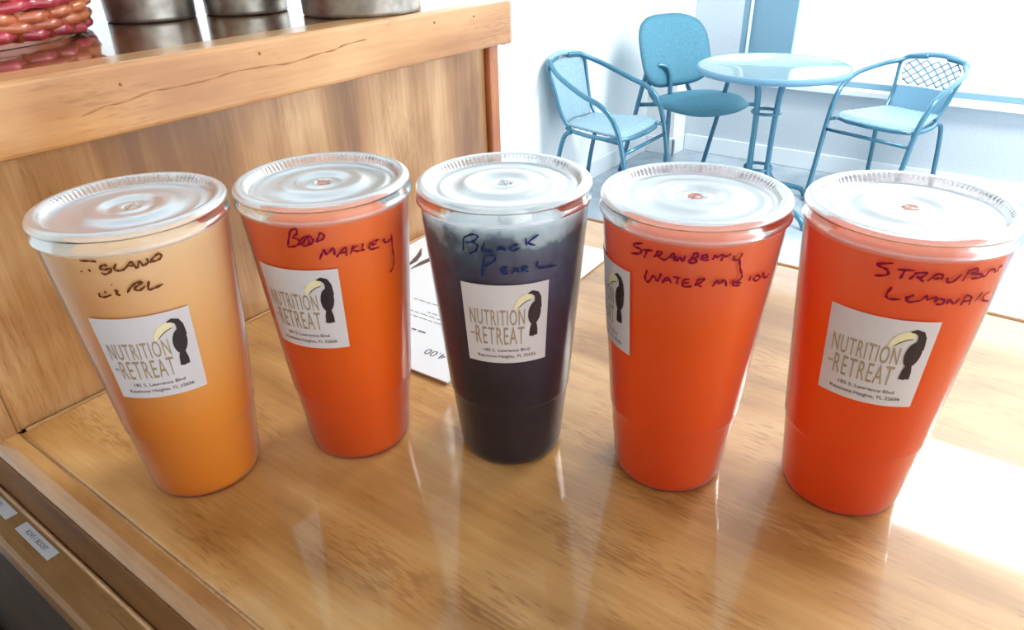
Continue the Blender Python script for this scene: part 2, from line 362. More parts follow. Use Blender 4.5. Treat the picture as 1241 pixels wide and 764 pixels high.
def text_mesh(s, size=1.0, sx=1.0, align='CENTER', space=1.0, bold=0):
    c = bpy.data.curves.new('txt', 'FONT'); c.body = s; c.size = size; c.align_x = align; c.space_character = space; c.resolution_u = 3
    c.offset = bold
    o = bpy.data.objects.new('txt', c); COL.objects.link(o)
    me = bpy.data.meshes.new_from_object(o.evaluated_get(bpy.context.evaluated_depsgraph_get()))
    COL.objects.unlink(o); bpy.data.objects.remove(o); bpy.data.curves.remove(c)
    bm = bmesh.new(); bm.from_mesh(me); bpy.data.meshes.remove(me)
    for v in bm.verts: v.co.x *= sx
    return bm

# two white tags on the ledge; their printing runs along the ledge
for y0, y1, txt, lb in ((.441, .4885, 'ROVS 1 BOOST', 'small white printed tag on the ledge, the one wholly in view'),
                        (.503, .548, 'O GD', 'small white printed tag on the ledge, cut by the left picture edge')):
    t = obj('shelf_tag', bx(-.0039, .0039, -(y1 - y0) / 2, (y1 - y0) / 2, 0, .0006), MAT['tag'], smooth=False, loc=(.0812, (y0 + y1) / 2, 1.0187))
    tag(t, lb, 'label', 'tags on the ledge')
    b = text_mesh(txt, .0044, .95, bold=.02 * .0044)
    for v in b.verts: v.co = Vector((-.0014 + v.co.y, -v.co.x, .00075))
    obj('printed_text', b, MAT['ink'], t, smooth=False)

# ================================================================== MENU SHEETS
pp = thing('menu_sheets', 'thin stack of white printed menu sheets lying behind the middle cups', 'paper', (.45, .41, CT), math.radians(2.5))
part('sheet', bx(.3180, .5925, .3105, .5030, CT + .0002, CT + .0016), MAT['paper_edge'], pp)
part('sheet', bx(.3165, .5915, .3097, .5035, CT + .0017, CT + .0030), MAT['paper'], pp)
b = text_mesh('4.00', .0112, 1.05, 'LEFT')     # read from the far side, so it runs toward +Y
for v in b.verts: v.co = Vector((.346 - v.co.y, .3320 + v.co.x, CT + .0032))
part('handwritten_price', b, MAT['ink'], pp)
def strip(bm, pts, w, fz):
    """flat ribbon through plan points, lying at height fz"""
    P = [Vector((x, y, fz)) for x, y in pts]; vs = []
    for i, p in enumerate(P):
        t = (P[min(i + 1, len(P) - 1)] - P[max(i - 1, 0)]).normalized(); n = Vector((-t.y, t.x, 0))
        ww = w[i] if isinstance(w, list) else w
        vs.append((bm.verts.new(p + n * ww / 2), bm.verts.new(p - n * ww / 2)))
    for (a, b), (c, d) in zip(vs, vs[1:]): bm.faces.new((a, b, d, c))
b = bmesh.new()
for x, ya, yb, w in ((.4065, .392, .420, .0009), (.3925, .372, .392, .0009), (.3875, .345, .424, .0008), (.3815, .350, .418, .0008), (.3635, .370, .385, .0018), (.4300, .36, .40, .0008), (.345, .40, .42, .0009)):
    y = ya
    while y < yb:                                          # one dash per printed word
        l = random.uniform(.004, .009); strip(b, [(x, y), (x + .0002, y + l / 2), (x, min(y + l, yb))], w, CT + .0032); y += l + .0018
o = part('printed_lines', b, MAT['ink'], pp); o['kind'] = 'stuff'
b = bmesh.new()
strip(b, [(.455, .470), (.468, .472), (.482, .477), (.496, .486)], [.001, .006, .005, .001], CT + .0032)
strip(b, [(.452, .463), (.470, .462), (.488, .459), (.505, .452)], [.001, .007, .008, .003], CT + .0032)
part('printed_bird', b, MAT['brown_ink'], pp)

# handwriting on the cups: strokes as (azimuth in degrees, height in metres) on each cup's wall
WRITING = {
    0: [[(210.4,0.1682),(215.2,0.1681),(220.1,0.1676)],[(208.7,0.1627),(209.1,0.1619)],[(213.9,0.1636),(214.4,0.1621)],[(225.2,0.165),(222.8,0.1655),(220.5,0.1639),(222.9,0.163),(226.1,0.1634),(226.0,0.162),(222.6,0.1605),(220.3,0.1615)],[(230.1,0.1658),(228.1,0.1626),(231.3,0.1617),(234.1,0.1626)],[(234.1,0.1626),(238.1,0.1655),(239.8,0.1614)],[(235.7,0.1636),(239.5,0.1635)],[(240.3,0.1616),(242.4,0.1651),(243.6,0.1626),(245.5,0.163),(246.7,0.1639),(246.4,0.1659)],[(247.7,0.1629),(249.4,0.1651),(253.4,0.1669),(254.4,0.165),(252.1,0.1637),(248.6,0.1635)],[(214.5,0.1503),(214.1,0.1484),(216.9,0.1478),(221.3,0.149)],[(218.9,0.1512),(217.9,0.1502)],[(223.5,0.1548),(223.7,0.1543)],[(223.5,0.151),(225.6,0.151),(224.4,0.1491),(226.5,0.1483)],[(230.6,0.1492),(233.7,0.1522),(237.4,0.154),(240.5,0.1538),(237.1,0.1522),(235.1,0.151),(237.5,0.1495),(241.3,0.1515)],[(244.1,0.1538),(242.5,0.1493),(246.5,0.1493),(251.1,0.1504)]],
    1: [[(206.9,0.1674),(204.7,0.1623),(202.9,0.1583)],[(206.9,0.1674),(210.4,0.1689),(211.3,0.1664),(207.4,0.1636)],[(207.7,0.1635),(211.1,0.1625),(210.9,0.1601),(207.5,0.1584),(203.1,0.1579)],[(214.3,0.1636),(211.7,0.1608),(214.2,0.1588),(217.8,0.1607),(217.2,0.1643),(214.3,0.1635)],[(212.8,0.1597),(217.9,0.1644),(220.2,0.1629),(219.8,0.1606),(215.5,0.1588)],[(222.0,0.161),(223.3,0.1625),(225.7,0.1659),(227.8,0.1638),(225.9,0.162),(222.0,0.161)],[(222.4,0.1505),(224.3,0.1536),(226.4,0.1561),(227.2,0.1531),(232.2,0.1565),(232.1,0.1521)],[(233.1,0.1508),(236.9,0.154),(239.8,0.1557),(239.8,0.1505)],[(235.1,0.1528),(240.7,0.153)],[(245.1,0.1562),(242.4,0.1511)],[(248.2,0.1554),(243.6,0.1538),(248.4,0.1517)],[(251.7,0.156),(250.6,0.1523)],[(248.0,0.152),(252.7,0.1519)],[(263.6,0.1551),(258.0,0.1548),(255.8,0.1529),(257.1,0.1509),(263.6,0.1505)],[(257.4,0.1534),(261.8,0.1533)],[(268.4,0.1546),(267.9,0.1523),(271.4,0.1515),(275.1,0.1523)],[(275.4,0.1549),(275.7,0.1466),(276.7,0.1387),(274.6,0.1337),(271.2,0.1323)]],
    2: [[(190.1,0.1633),(188.8,0.1554)],[(190.1,0.1633),(196.1,0.1659),(199.9,0.1649),(195.9,0.1617),(191.2,0.1608)],[(195.8,0.1615),(199.2,0.1601),(197.9,0.1568),(193.1,0.1544)],[(203.9,0.1621),(202.3,0.157),(209.0,0.1573)],[(211.3,0.1573),(213.8,0.1599),(217.2,0.1573)],[(212.6,0.1584),(216.4,0.1584)],[(224.9,0.1609),(220.3,0.1594),(220.9,0.1572),(226.1,0.1586)],[(229.8,0.1641),(230.3,0.1594)],[(238.1,0.1648),(231.5,0.1612),(236.2,0.1589)],[(203.3,0.154),(200.7,0.1416)],[(203.3,0.154),(209.4,0.1548),(209.5,0.1516),(203.1,0.1479)],[(218.1,0.1477),(214.5,0.1469),(214.6,0.1439),(218.6,0.1443)],[(214.7,0.1455),(217.8,0.146)],[(220.5,0.1437),(223.6,0.1468),(225.4,0.1442)],[(221.7,0.145),(224.8,0.1452)],[(227.3,0.144),(227.9,0.147),(231.1,0.1467),(228.2,0.1456),(231.7,0.1441)],[(237.8,0.1497),(238.3,0.1456),(245.3,0.1444),(253.0,0.144)]],
    3: [[(173.9,0.1668),(167.5,0.1649),(168.1,0.1636),(172.2,0.1632),(172.4,0.161),(165.2,0.1591)],[(173.5,0.1632),(180.6,0.1644)],[(176.8,0.1636),(175.1,0.159)],[(184.0,0.1648),(181.4,0.1608)],[(182.6,0.1643),(186.1,0.1645),(185.3,0.1629),(183.2,0.1624),(187.4,0.1606),(189.8,0.1619)],[(190.1,0.162),(193.0,0.1649),(193.7,0.1609)],[(191.2,0.1623),(193.7,0.1631)],[(194.1,0.1641),(195.1,0.1611),(196.7,0.1634),(198.4,0.1614),(199.9,0.1647)],[(201.8,0.1608),(204.8,0.1664)],[(203.8,0.1662),(206.5,0.1661),(206.3,0.1642),(203.8,0.1634),(206.3,0.1627),(205.5,0.1612),(202.1,0.1608)],[(208.9,0.1638),(212.0,0.1643),(211.3,0.1656),(209.2,0.1649),(209.3,0.1629),(213.1,0.1628)],[(215.1,0.1629),(216.4,0.1653),(217.3,0.1643),(220.6,0.1657)],[(220.1,0.1621),(221.3,0.1651),(222.3,0.1643),(225.6,0.1657)],[(227.7,0.1646),(227.7,0.1624),(230.9,0.1621),(232.7,0.1653)],[(231.4,0.1621),(233.1,0.157),(235.4,0.1527),(234.7,0.1508),(231.7,0.1495)],[(177.4,0.1529),(176.2,0.1482),(178.6,0.1464),(181.8,0.1507),(184.5,0.1483),(186.6,0.1531)],[(187.6,0.1476),(190.3,0.1515),(193.2,0.1485)],[(188.6,0.1493),(192.2,0.1504)],[(193.8,0.1523),(198.3,0.1522)],[(196.9,0.1522),(196.2,0.1486)],[(203.8,0.152),(200.4,0.1512),(200.4,0.1477),(205.4,0.1481)],[(200.6,0.1496),(203.7,0.1502)],[(207.1,0.1483),(208.4,0.1516)],[(207.7,0.1517),(212.1,0.1527),(210.0,0.1503),(207.8,0.1497),(211.1,0.148)],[(217.5,0.148),(219.8,0.1516),(221.3,0.1496),(224.2,0.1516),(226.2,0.1476)],[(229.3,0.1493),(236.0,0.1487)],[(230.5,0.151),(229.9,0.1487),(231.8,0.1475),(235.5,0.1474)],[(241.9,0.1516),(241.5,0.1486)],[(247.1,0.1508),(245.0,0.1489),(248.3,0.1473),(250.8,0.1486),(247.3,0.1508)],[(252.5,0.1481),(253.2,0.1507),(255.6,0.1473),(259.0,0.1467),(261.1,0.1481)]],
    4: [[(185.1,0.1668),(177.5,0.1649),(179.6,0.1638),(183.0,0.1629),(183.4,0.1605),(177.3,0.1588)],[(187.5,0.1641),(196.0,0.1648)],[(191.4,0.1641),(190.1,0.1597)],[(194.5,0.16),(197.0,0.1632)],[(196.1,0.1634),(202.0,0.1642),(200.1,0.1618),(198.1,0.1618),(201.8,0.1597)],[(203.5,0.1601),(207.4,0.164),(210.3,0.1633),(209.9,0.1613)],[(205.9,0.1615),(209.8,0.162)],[(213.2,0.1624),(213.5,0.1602),(216.7,0.1602),(220.0,0.164)],[(221.7,0.1602),(223.6,0.1652)],[(222.6,0.1655),(228.2,0.1662),(228.5,0.1645),(225.3,0.1638),(232.1,0.1628),(232.2,0.1611),(226.3,0.1613)],[(232.4,0.1632),(233.9,0.1616),(236.3,0.1612)],[(236.1,0.1613),(237.4,0.1636),(241.2,0.164),(243.1,0.1616)],[(244.5,0.1617),(245.5,0.1641),(248.3,0.1643)],[(187.4,0.155),(185.6,0.1504),(187.6,0.1486),(193.5,0.1494)],[(195.0,0.1502),(199.3,0.1523),(197.3,0.1513),(196.3,0.1495),(198.1,0.1485),(203.2,0.1499)],[(203.3,0.1499),(205.9,0.1526),(206.7,0.1506),(210.9,0.1521),(210.6,0.1497)],[(210.7,0.1491),(212.4,0.1513),(215.8,0.1503),(214.9,0.1482),(211.6,0.1485)],[(218.0,0.1481),(218.2,0.1509),(222.0,0.1483),(224.1,0.1513)],[(226.8,0.1469),(227.9,0.152),(231.9,0.1509),(232.5,0.1465)],[(227.2,0.1491),(232.1,0.1491)],[(235.6,0.1479),(239.4,0.1524)],[(246.3,0.1512),(241.9,0.1498),(243.8,0.1469),(250.8,0.1449)]],
}

# ================================================================== THE FIVE DRINKS
BODY = [(.0, .0320), (.008, .0335), (.047, .0372), (.0495, .0382), (.137, .0450), (.160, .0468), (.1745, .0477)]
def brad(z):
    for (a, r), (b, s) in zip(BODY, BODY[1:]):
        if z <= b: return r + (s - r) * max(0, z - a) / (b - a)
    return BODY[-1][1]
def on_cup(az, z, off=.0004):
    r = brad(z) + off
    return Vector((r * math.cos(az), r * math.sin(az), z))

LID = [(0, .1768), (.0035, .1768), (.0048, .1776), (.0078, .1776), (.0092, .1770), (.0125, .1770), (.0142, .1783), (.0165, .1788), (.0215, .1788), (.0235, .1782), (.0252, .1771),
       (.0330, .1768), (.0345, .1773), (.0360, .1773), (.0372, .1768), (.0404, .1768), (.0414, .1780), (.0424, .1800), (.0438, .1812), (.0464, .1814),
       (.0480, .1805), (.0488, .1792), (.0490, .1780), (.0486, .1773), (.0480, .1772)]
SKIRT = [(.0484, .1772), (.0484, .1750), (.0487, .1738), (.0493, .1726), (.0494, .1716)]
def lid_bm():
    ribs = {16: .00035, 17: .0004}
    bm = lathe(LID, 288, rfun=lambda j, a: ribs.get(j, 0) * (1 if math.cos(96 * a) > 0 else -1) if j in ribs else 0)
    return bm
lid_mesh = None; rib_mesh = None
def ribbon(bm, pts, w, off, wmin=.55):
    """pen stroke on the cup wall through (azimuth in degrees, height) points"""
    P = [Vector((math.radians(a), z, 0)) for a, z in pts]
    Q = catmull(P, 5) if len(P) > 2 else [P[0].lerp(P[-1], t / 5) for t in range(6)]
    n = len(Q); vs = []
    for i, p in enumerate(Q):
        a, b = Q[max(i - 1, 0)], Q[min(i + 1, n - 1)]; r = brad(p.y)
        t = Vector(((b.x - a.x) * r, b.y - a.y)); t = t.normalized() if t.length else Vector((1, 0)); nn = Vector((-t.y, t.x))
        ww = w * (.78 + .22 * math.sin(i * 1.3 + pts[0][0])) * (wmin if i in (0, n - 1) else 1) / 2
        vs.append([bm.verts.new(on_cup(p.x + s * nn.x * ww / r, p.y + s * nn.y * ww, off)) for s in (1, -1)])
    for (a, b), (c, d) in zip(vs, vs[1:]): bm.faces.new((a, b, d, c))
def ellipse_pts(cx, cy, rx, ry, rot=0, n=28):
    return [(cx + rx * math.cos(t) * math.cos(rot) - ry * math.sin(t) * math.sin(rot), cy + rx * math.cos(t) * math.sin(rot) + ry * math.sin(t) * math.cos(rot)) for t in (2 * PI * i / n for i in range(n))]

SW, SH = .0475, .0515       # sticker width (along the wall) and height
def sticker(par, az0, z0):
    """az0 = azimuth of the sticker's middle, z0 = height of its lower edge; u, v run 0..1 over it"""
    R0 = brad(z0 + SH / 2)
    def pos(u, v, off): return on_cup(az0 + (u - .5) * SW / R0, z0 + v * SH, off)
    bm = bmesh.new(); nu, nv = 28, 6
    g = [[bm.verts.new(pos(i / nu, j / nv, .00035)) for i in range(nu + 1)] for j in range(nv + 1)]
    for j in range(nv):
        for i in range(nu): bm.faces.new((g[j][i], g[j][i + 1], g[j + 1][i + 1], g[j + 1][i]))
    st = obj('sticker', bm, MAT['sticker'], par)
    def txt(name, s, u, v, h, sx, m, bold=0, align='CENTER', space=1.0):
        b = text_mesh(s, 1.0, 1.0, 'LEFT', space, bold)      # fitted to a width of sx (in u) and a height of h
        x0, x1 = min(w.co.x for w in b.verts), max(w.co.x for w in b.verts)
        for w in b.verts: w.co = pos(u + ((w.co.x - x0) / (x1 - x0) - .5) * sx, v + w.co.y / .70 * h / SH, .00062)
        return obj(name, b, MAT[m], st, smooth=False)
    txt('shop_name_lettering', 'NUTRITION', .40, .505, .0102, .64, 'tan_ink', .002, space=1.12)
    txt('shop_name_lettering', 'RETREAT', .425, .255, .0118, .58, 'tan_ink', .002, space=1.15)
    txt('small_word', 'at', .095, .36, .0024, .06, 'tan_ink', .004)
    txt('address_lettering', '185 S. Lawrence Blvd', .50, .155, .0021, .56, 'brown_ink', .004)
    txt('address_lettering', 'Keystone Heights, FL 32656', .50, .075, .0021, .72, 'brown_ink', .004)
    def poly(name, loops, m, off=.00066):
        b = bmesh.new()
        for lp in loops:
            c = (sum(p[0] for p in lp) / len(lp), sum(p[1] for p in lp) / len(lp)); cv = b.verts.new(pos(*c, off)); vs = [b.verts.new(pos(*p, off)) for p in lp]
            for i in range(len(vs)): b.faces.new((cv, vs[i], vs[(i + 1) % len(vs)]))
        return obj(name, b, MAT[m], st, smooth=False)
    def band(pts, ws):
        L_, R_ = [], []
        for i, (x, y) in enumerate(pts):
            a, b = pts[max(i - 1, 0)], pts[min(i + 1, len(pts) - 1)]; t = Vector((b[0] - a[0], b[1] - a[1])).normalized()
            L_.append((x - t.y * ws[i] / 2, y + t.x * ws[i] / 2)); R_.append((x + t.y * ws[i] / 2, y - t.x * ws[i] / 2))
        return L_, R_
    def bandpoly(name, bands, m, off):
        b = bmesh.new()
        for pts, ws in bands:
            L_, R_ = band(pts, ws); l = [b.verts.new(pos(*p, off)) for p in L_]; r = [b.verts.new(pos(*p, off)) for p in R_]
            for i in range(len(l) - 1): b.faces.new((r[i], r[i + 1], l[i + 1], l[i]))
        return obj(name, b, MAT[m], st, smooth=False)
    bandpoly('toucan_beak', [([(.80, .845), (.74, .845), (.68, .81), (.63, .755), (.60, .70)], [.05, .085, .085, .06, .015])], 'cream_ink', .00064)
    bandpoly('toucan_beak_line', [([(.79, .81), (.73, .79), (.68, .755), (.64, .715)], [.008, .012, .012, .006])], 'brown_ink', .00070)
    bandpoly('toucan_head', [([(.755, .885), (.80, .895), (.85, .870), (.87, .82), (.872, .76), (.86, .70)], [.01, .045, .065, .075, .085, .12])], 'black_ink', .00068)
    poly('toucan_body', [ellipse_pts(.835, .635, .075, .145, -.10)], 'black_ink')
    bandpoly('toucan_tail', [([(.83, .52), (.82, .44), (.80, .34)], [.05, .075, .055]), ([(.835, .50), (.845, .42), (.85, .345)], [.05, .06, .05])], 'black_ink', .00067)
    return st

def make_cup(label, x, y, idx, dmat, level, ink, sticker_az, sticker_z, lid_rot=0, foam=None):
    t = thing('drink_cup', label, 'cup', (x, y, CT), 0, 'lidded cups of iced drink on the counter')
    # clear wall: outer skin with foot, step and rolled rim
    prof = [(0, .0016), (.024, .0016), (.0275, .0003), (.0305, .0003), (.0322, .0018), (.0330, .0048), (.0335, .008), (.0372, .0468), (.0374, .0478), (.0381, .0490), (.0382, .0500), (.0450, .137), (.0468, .160), (.0474, .1695)]
    obj('cup_wall', lathe(prof, 128), MAT['cup'], t)
    obj('rim_bead', lathe([(.0471, .1690), (.0479, .1697), (.0482, .1706), (.0479, .1715), (.0472, .1720)], 96), MAT['bead'], t)
    # the drink itself
    g = .0014
    dp = [(0, .0022), (.0270, .0014), (.0300, .0012), (.0314, .0022), (.0323, .0048), (.0328, .008)]
    z = .016
    while z < level:
        dp.append((brad(z) - g - (.0004 if z < .048 else 0), z)); z += .008
    dp += [(brad(level) - g, level), (brad(level) - g - .0012, level + .0008), (0, level + .0006)]
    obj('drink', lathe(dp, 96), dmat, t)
    if foam: foam(t, level)
    global lid_mesh
    if lid_mesh is None:
        o = obj('lid', lid_bm(), MAT['lid'], t); lid_mesh = o.data
    else:
        o = bpy.data.objects.new('lid', lid_mesh); COL.objects.link(o); o.parent = t
    o.rotation_euler = (0, 0, lid_rot)
    obj('lid_skirt', lathe(SKIRT, 96), MAT['skirt'], o)
    # crossed straw slit and four raised marks on the lid
    b = bmesh.new()
    for k in range(2):
        n0 = len(b.verts); box(b, -.0060, .0060, -.0003, .0003, .1776, .1779)
        b.verts.ensure_lookup_table()
        for v in b.verts[n0:]: v.co = Matrix.Rotation(k * PI / 2 + .4, 3, 'Z') @ v.co
    obj('straw_slit', b, MAT['bead'], o, smooth=False)
    global rib_mesh
    if rib_mesh is None:
        b = bmesh.new()
        for k in range(110):                                # short radial ribs around the inside of the rim
            n0 = len(b.verts); box(b, .0419, .0440, -.00045, .00045, .1790, .1812); b.verts.ensure_lookup_table()
            R = Matrix.Rotation(2 * PI * k / 110, 3, 'Z')
            for v in b.verts[n0:]:
                if v.co.x < .043 and v.co.z > .18: v.co.z -= .0014
                v.co = R @ v.co
        r = obj('rim_ribs', b, MAT['bead'], o, smooth=False); rib_mesh = r.data
    else:
        r = bpy.data.objects.new('rim_ribs', rib_mesh); COL.objects.link(r); r.parent = o
    r['kind'] = 'stuff'
    if idx in WRITING:
        b = bmesh.new()
        for k, s in enumerate(WRITING[idx]): ribbon(b, s, .00140, .00030 + .00001 * k)
        obj('marker_writing', b, ink, t, smooth=False)
    sticker(t, math.radians(sticker_az), sticker_z)
    return t
ink_brown = mat('brown_marker', srgb(96, 50, 14), .5, spec=.2); ink_red = mat('maroon_marker', srgb(120, 0, 44), .5, spec=.2); ink_navy = mat('navy_marker', srgb(24, 40, 92), .5, spec=.2)
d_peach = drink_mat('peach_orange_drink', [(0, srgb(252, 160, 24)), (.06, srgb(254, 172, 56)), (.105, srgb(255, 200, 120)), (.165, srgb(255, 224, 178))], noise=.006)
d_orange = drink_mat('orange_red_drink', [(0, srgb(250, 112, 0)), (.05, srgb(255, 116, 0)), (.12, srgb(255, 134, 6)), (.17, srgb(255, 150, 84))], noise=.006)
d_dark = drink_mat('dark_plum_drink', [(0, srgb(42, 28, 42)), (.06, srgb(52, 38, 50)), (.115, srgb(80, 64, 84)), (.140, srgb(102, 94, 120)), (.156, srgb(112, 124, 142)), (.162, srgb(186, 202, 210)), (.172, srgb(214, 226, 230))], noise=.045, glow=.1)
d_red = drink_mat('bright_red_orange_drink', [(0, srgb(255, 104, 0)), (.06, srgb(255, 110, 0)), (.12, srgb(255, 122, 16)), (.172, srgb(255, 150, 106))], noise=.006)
def foam_bits(t, level):
    m = speckle(mat('pale_foam', (1, 1, 1, 1), .6), srgb(200, 214, 220), srgb(232, 240, 242), 90)
    r = random.Random(3)
    for k in range(9):
        a = r.uniform(0, 2 * PI); rr = r.uniform(.0, .034); b = bmesh.new(); bmesh.ops.create_icosphere(b, subdivisions=3, radius=.009)
        for v in b.verts: v.co = v.co * (1 + .12 * math.sin(9 * v.co.x / .009) * math.cos(7 * v.co.y / .009)); v.co.z *= .45; v.co += Vector((rr * math.cos(a), rr * math.sin(a), level + .0005))
        obj('foam_lump', b, m, t)
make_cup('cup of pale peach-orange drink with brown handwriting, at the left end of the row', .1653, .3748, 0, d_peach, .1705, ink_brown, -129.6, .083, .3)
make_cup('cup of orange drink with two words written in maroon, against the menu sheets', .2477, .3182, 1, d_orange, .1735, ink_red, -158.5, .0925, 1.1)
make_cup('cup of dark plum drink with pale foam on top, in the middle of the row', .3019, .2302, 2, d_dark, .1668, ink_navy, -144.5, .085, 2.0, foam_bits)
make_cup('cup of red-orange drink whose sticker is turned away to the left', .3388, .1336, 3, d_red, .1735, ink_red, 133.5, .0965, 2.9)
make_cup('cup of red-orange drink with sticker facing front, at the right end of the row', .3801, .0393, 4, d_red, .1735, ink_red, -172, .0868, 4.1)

# ================================================================== TINS AND BASKET ON THE BAR TOP
BT = 1.299
def tin(label, x, y, r, h, rz=0):
    t = thing('tin_bucket', label, 'bucket', (x, y, BT + .0002), rz, 'galvanised tin buckets on the bar top')
    k = r
    prof = [(0, .003), (k * .93, .003), (k * .97, .0), (k, .0012), (k, .004), (k * 1.0, .006), (k * 1.05, h * .62), (k * 1.06, h * .64), (k * 1.05, h * .66), (k * 1.06, h - .002), (k * 1.07, h), (k * 1.07, h - .003), (k * 1.02, h - .003), (k * .96, .006), (0, .006)]
    obj('bucket_body', lathe(prof, 72), MAT['tin'], t)
    obj('rolled_rim', tube([(k * 1.04 * math.cos(a), k * 1.04 * math.sin(a), h) for a in (2 * PI * i / 24 for i in range(24))], .0016, n=8, sub=3, closed=True), MAT['tin'], t)
    obj('side_seam', tube([(k * 1.005, 0, .006), (k * 1.055, 0, h * .62), (k * 1.06, 0, h - .004)], .0012, n=6), MAT['tin'], t)
    return t
tin('galvanised tin bucket on the bar top next to the basket', .383, .706, .0392, .11, 1.0)
tin('galvanised tin bucket on the bar top, middle one of the three', .4605, .6665, .0392, .11, 2.2)
tin('largest galvanised tin bucket, on the bar top nearest its right end', .512, .556, .056, .13, .4)

bk = thing('wicker_basket', 'red-brown woven wicker basket at the left end of the bar top', 'basket', (.205, .738, BT + .0005))
obj('basket_base', lathe([(0, .0), (.112, .0), (.118, .003), (.112, .006), (0, .006)], 64), MAT['wicker'], bk)
NS = 26
def wall_r(q): return .118 + .012 * (1 - (1 - q) ** 2)
rb_ = random.Random(5)
for j in range(13):                                        # woven strands, one hoop per row
    zc = .007 + j * .0075
    pts = []
    for i in range(NS * 2):
        a = 2 * PI * i / (NS * 2); wv = .0026 * math.cos(NS * a + (j % 2) * PI)
        pts.append(((wall_r(j / 13) + wv + rb_.uniform(-.0008, .0008)) * math.cos(a), (wall_r(j / 13) + wv) * math.sin(a), zc + rb_.uniform(-.0012, .0012) + .0015 * math.sin(3 * a + j)))
    obj('woven_strand', tube(pts, .0042, n=8, sub=3, closed=True), MAT['wicker' if j % 3 else 'wicker2'], bk)
b = bmesh.new()
for i in range(NS):
    a = 2 * PI * (i + .5) / NS
    tube([(wall_r(q) * math.cos(a), wall_r(q) * math.sin(a), .004 + .1 * q) for q in (0, .25, .5, .75, 1)], .0022, n=6, sub=1, bm=b)
o = obj('basket_stakes', b, MAT['wicker'], bk); o['kind'] = 'stuff'
obj('basket_rim', tube([(.130 * math.cos(a), .130 * math.sin(a), .106) for a in (2 * PI * i / 32 for i in range(32))], .006, n=10, sub=2, closed=True), MAT['wicker2'], bk)

# ================================================================== BISTRO TABLE
tb = thing('bistro_table', 'round bistro table with pale top and blue tubular base by the window', 'table', (3.60, 1.10, 0))
TR = .355
obj('tabletop', lathe([(0, .712), (TR - .01, .712), (TR - .01, .720), (0, .720)][::-1], 96), MAT['tabletop'], tb)
obj('rim_band', lathe([(TR - .012, .690), (TR, .692), (TR + .002, .704), (TR, .719), (TR - .006, .7225), (TR - .012, .720), (TR - .012, .690)], 96), MAT['rattan_dark'], tb)
for k in range(4):
    a = math.radians(-118.6) + k * PI / 2
    c, s = math.cos(a), math.sin(a)
    obj('leg', tube([(.15 * c, .15 * s, .70), (.085 * c, .085 * s, .64), (.065 * c, .065 * s, .5), (.062 * c, .062 * s, .3), (.07 * c, .07 * s, .2), (.13 * c, .13 * s, .12), (.24 * c, .24 * s, .08), (.33 * c, .33 * s, .045), (.365 * c, .365 * s, .0)], .0135, n=10), MAT['steel_blue'], tb)
for z in (.50, .22):
    obj('ring', tube([(.066 * math.cos(a), .066 * math.sin(a), z) for a in (2 * PI * i / 16 for i in range(16))], .008, n=8, sub=2, closed=True), MAT['steel_blue'], tb)
obj('spider', box(box(bmesh.new(), -.16, .16, -.012, .012, .694, .709), -.012, .012, -.16, .16, .6942, .7088), MAT['steel_blue'], tb, smooth=False)

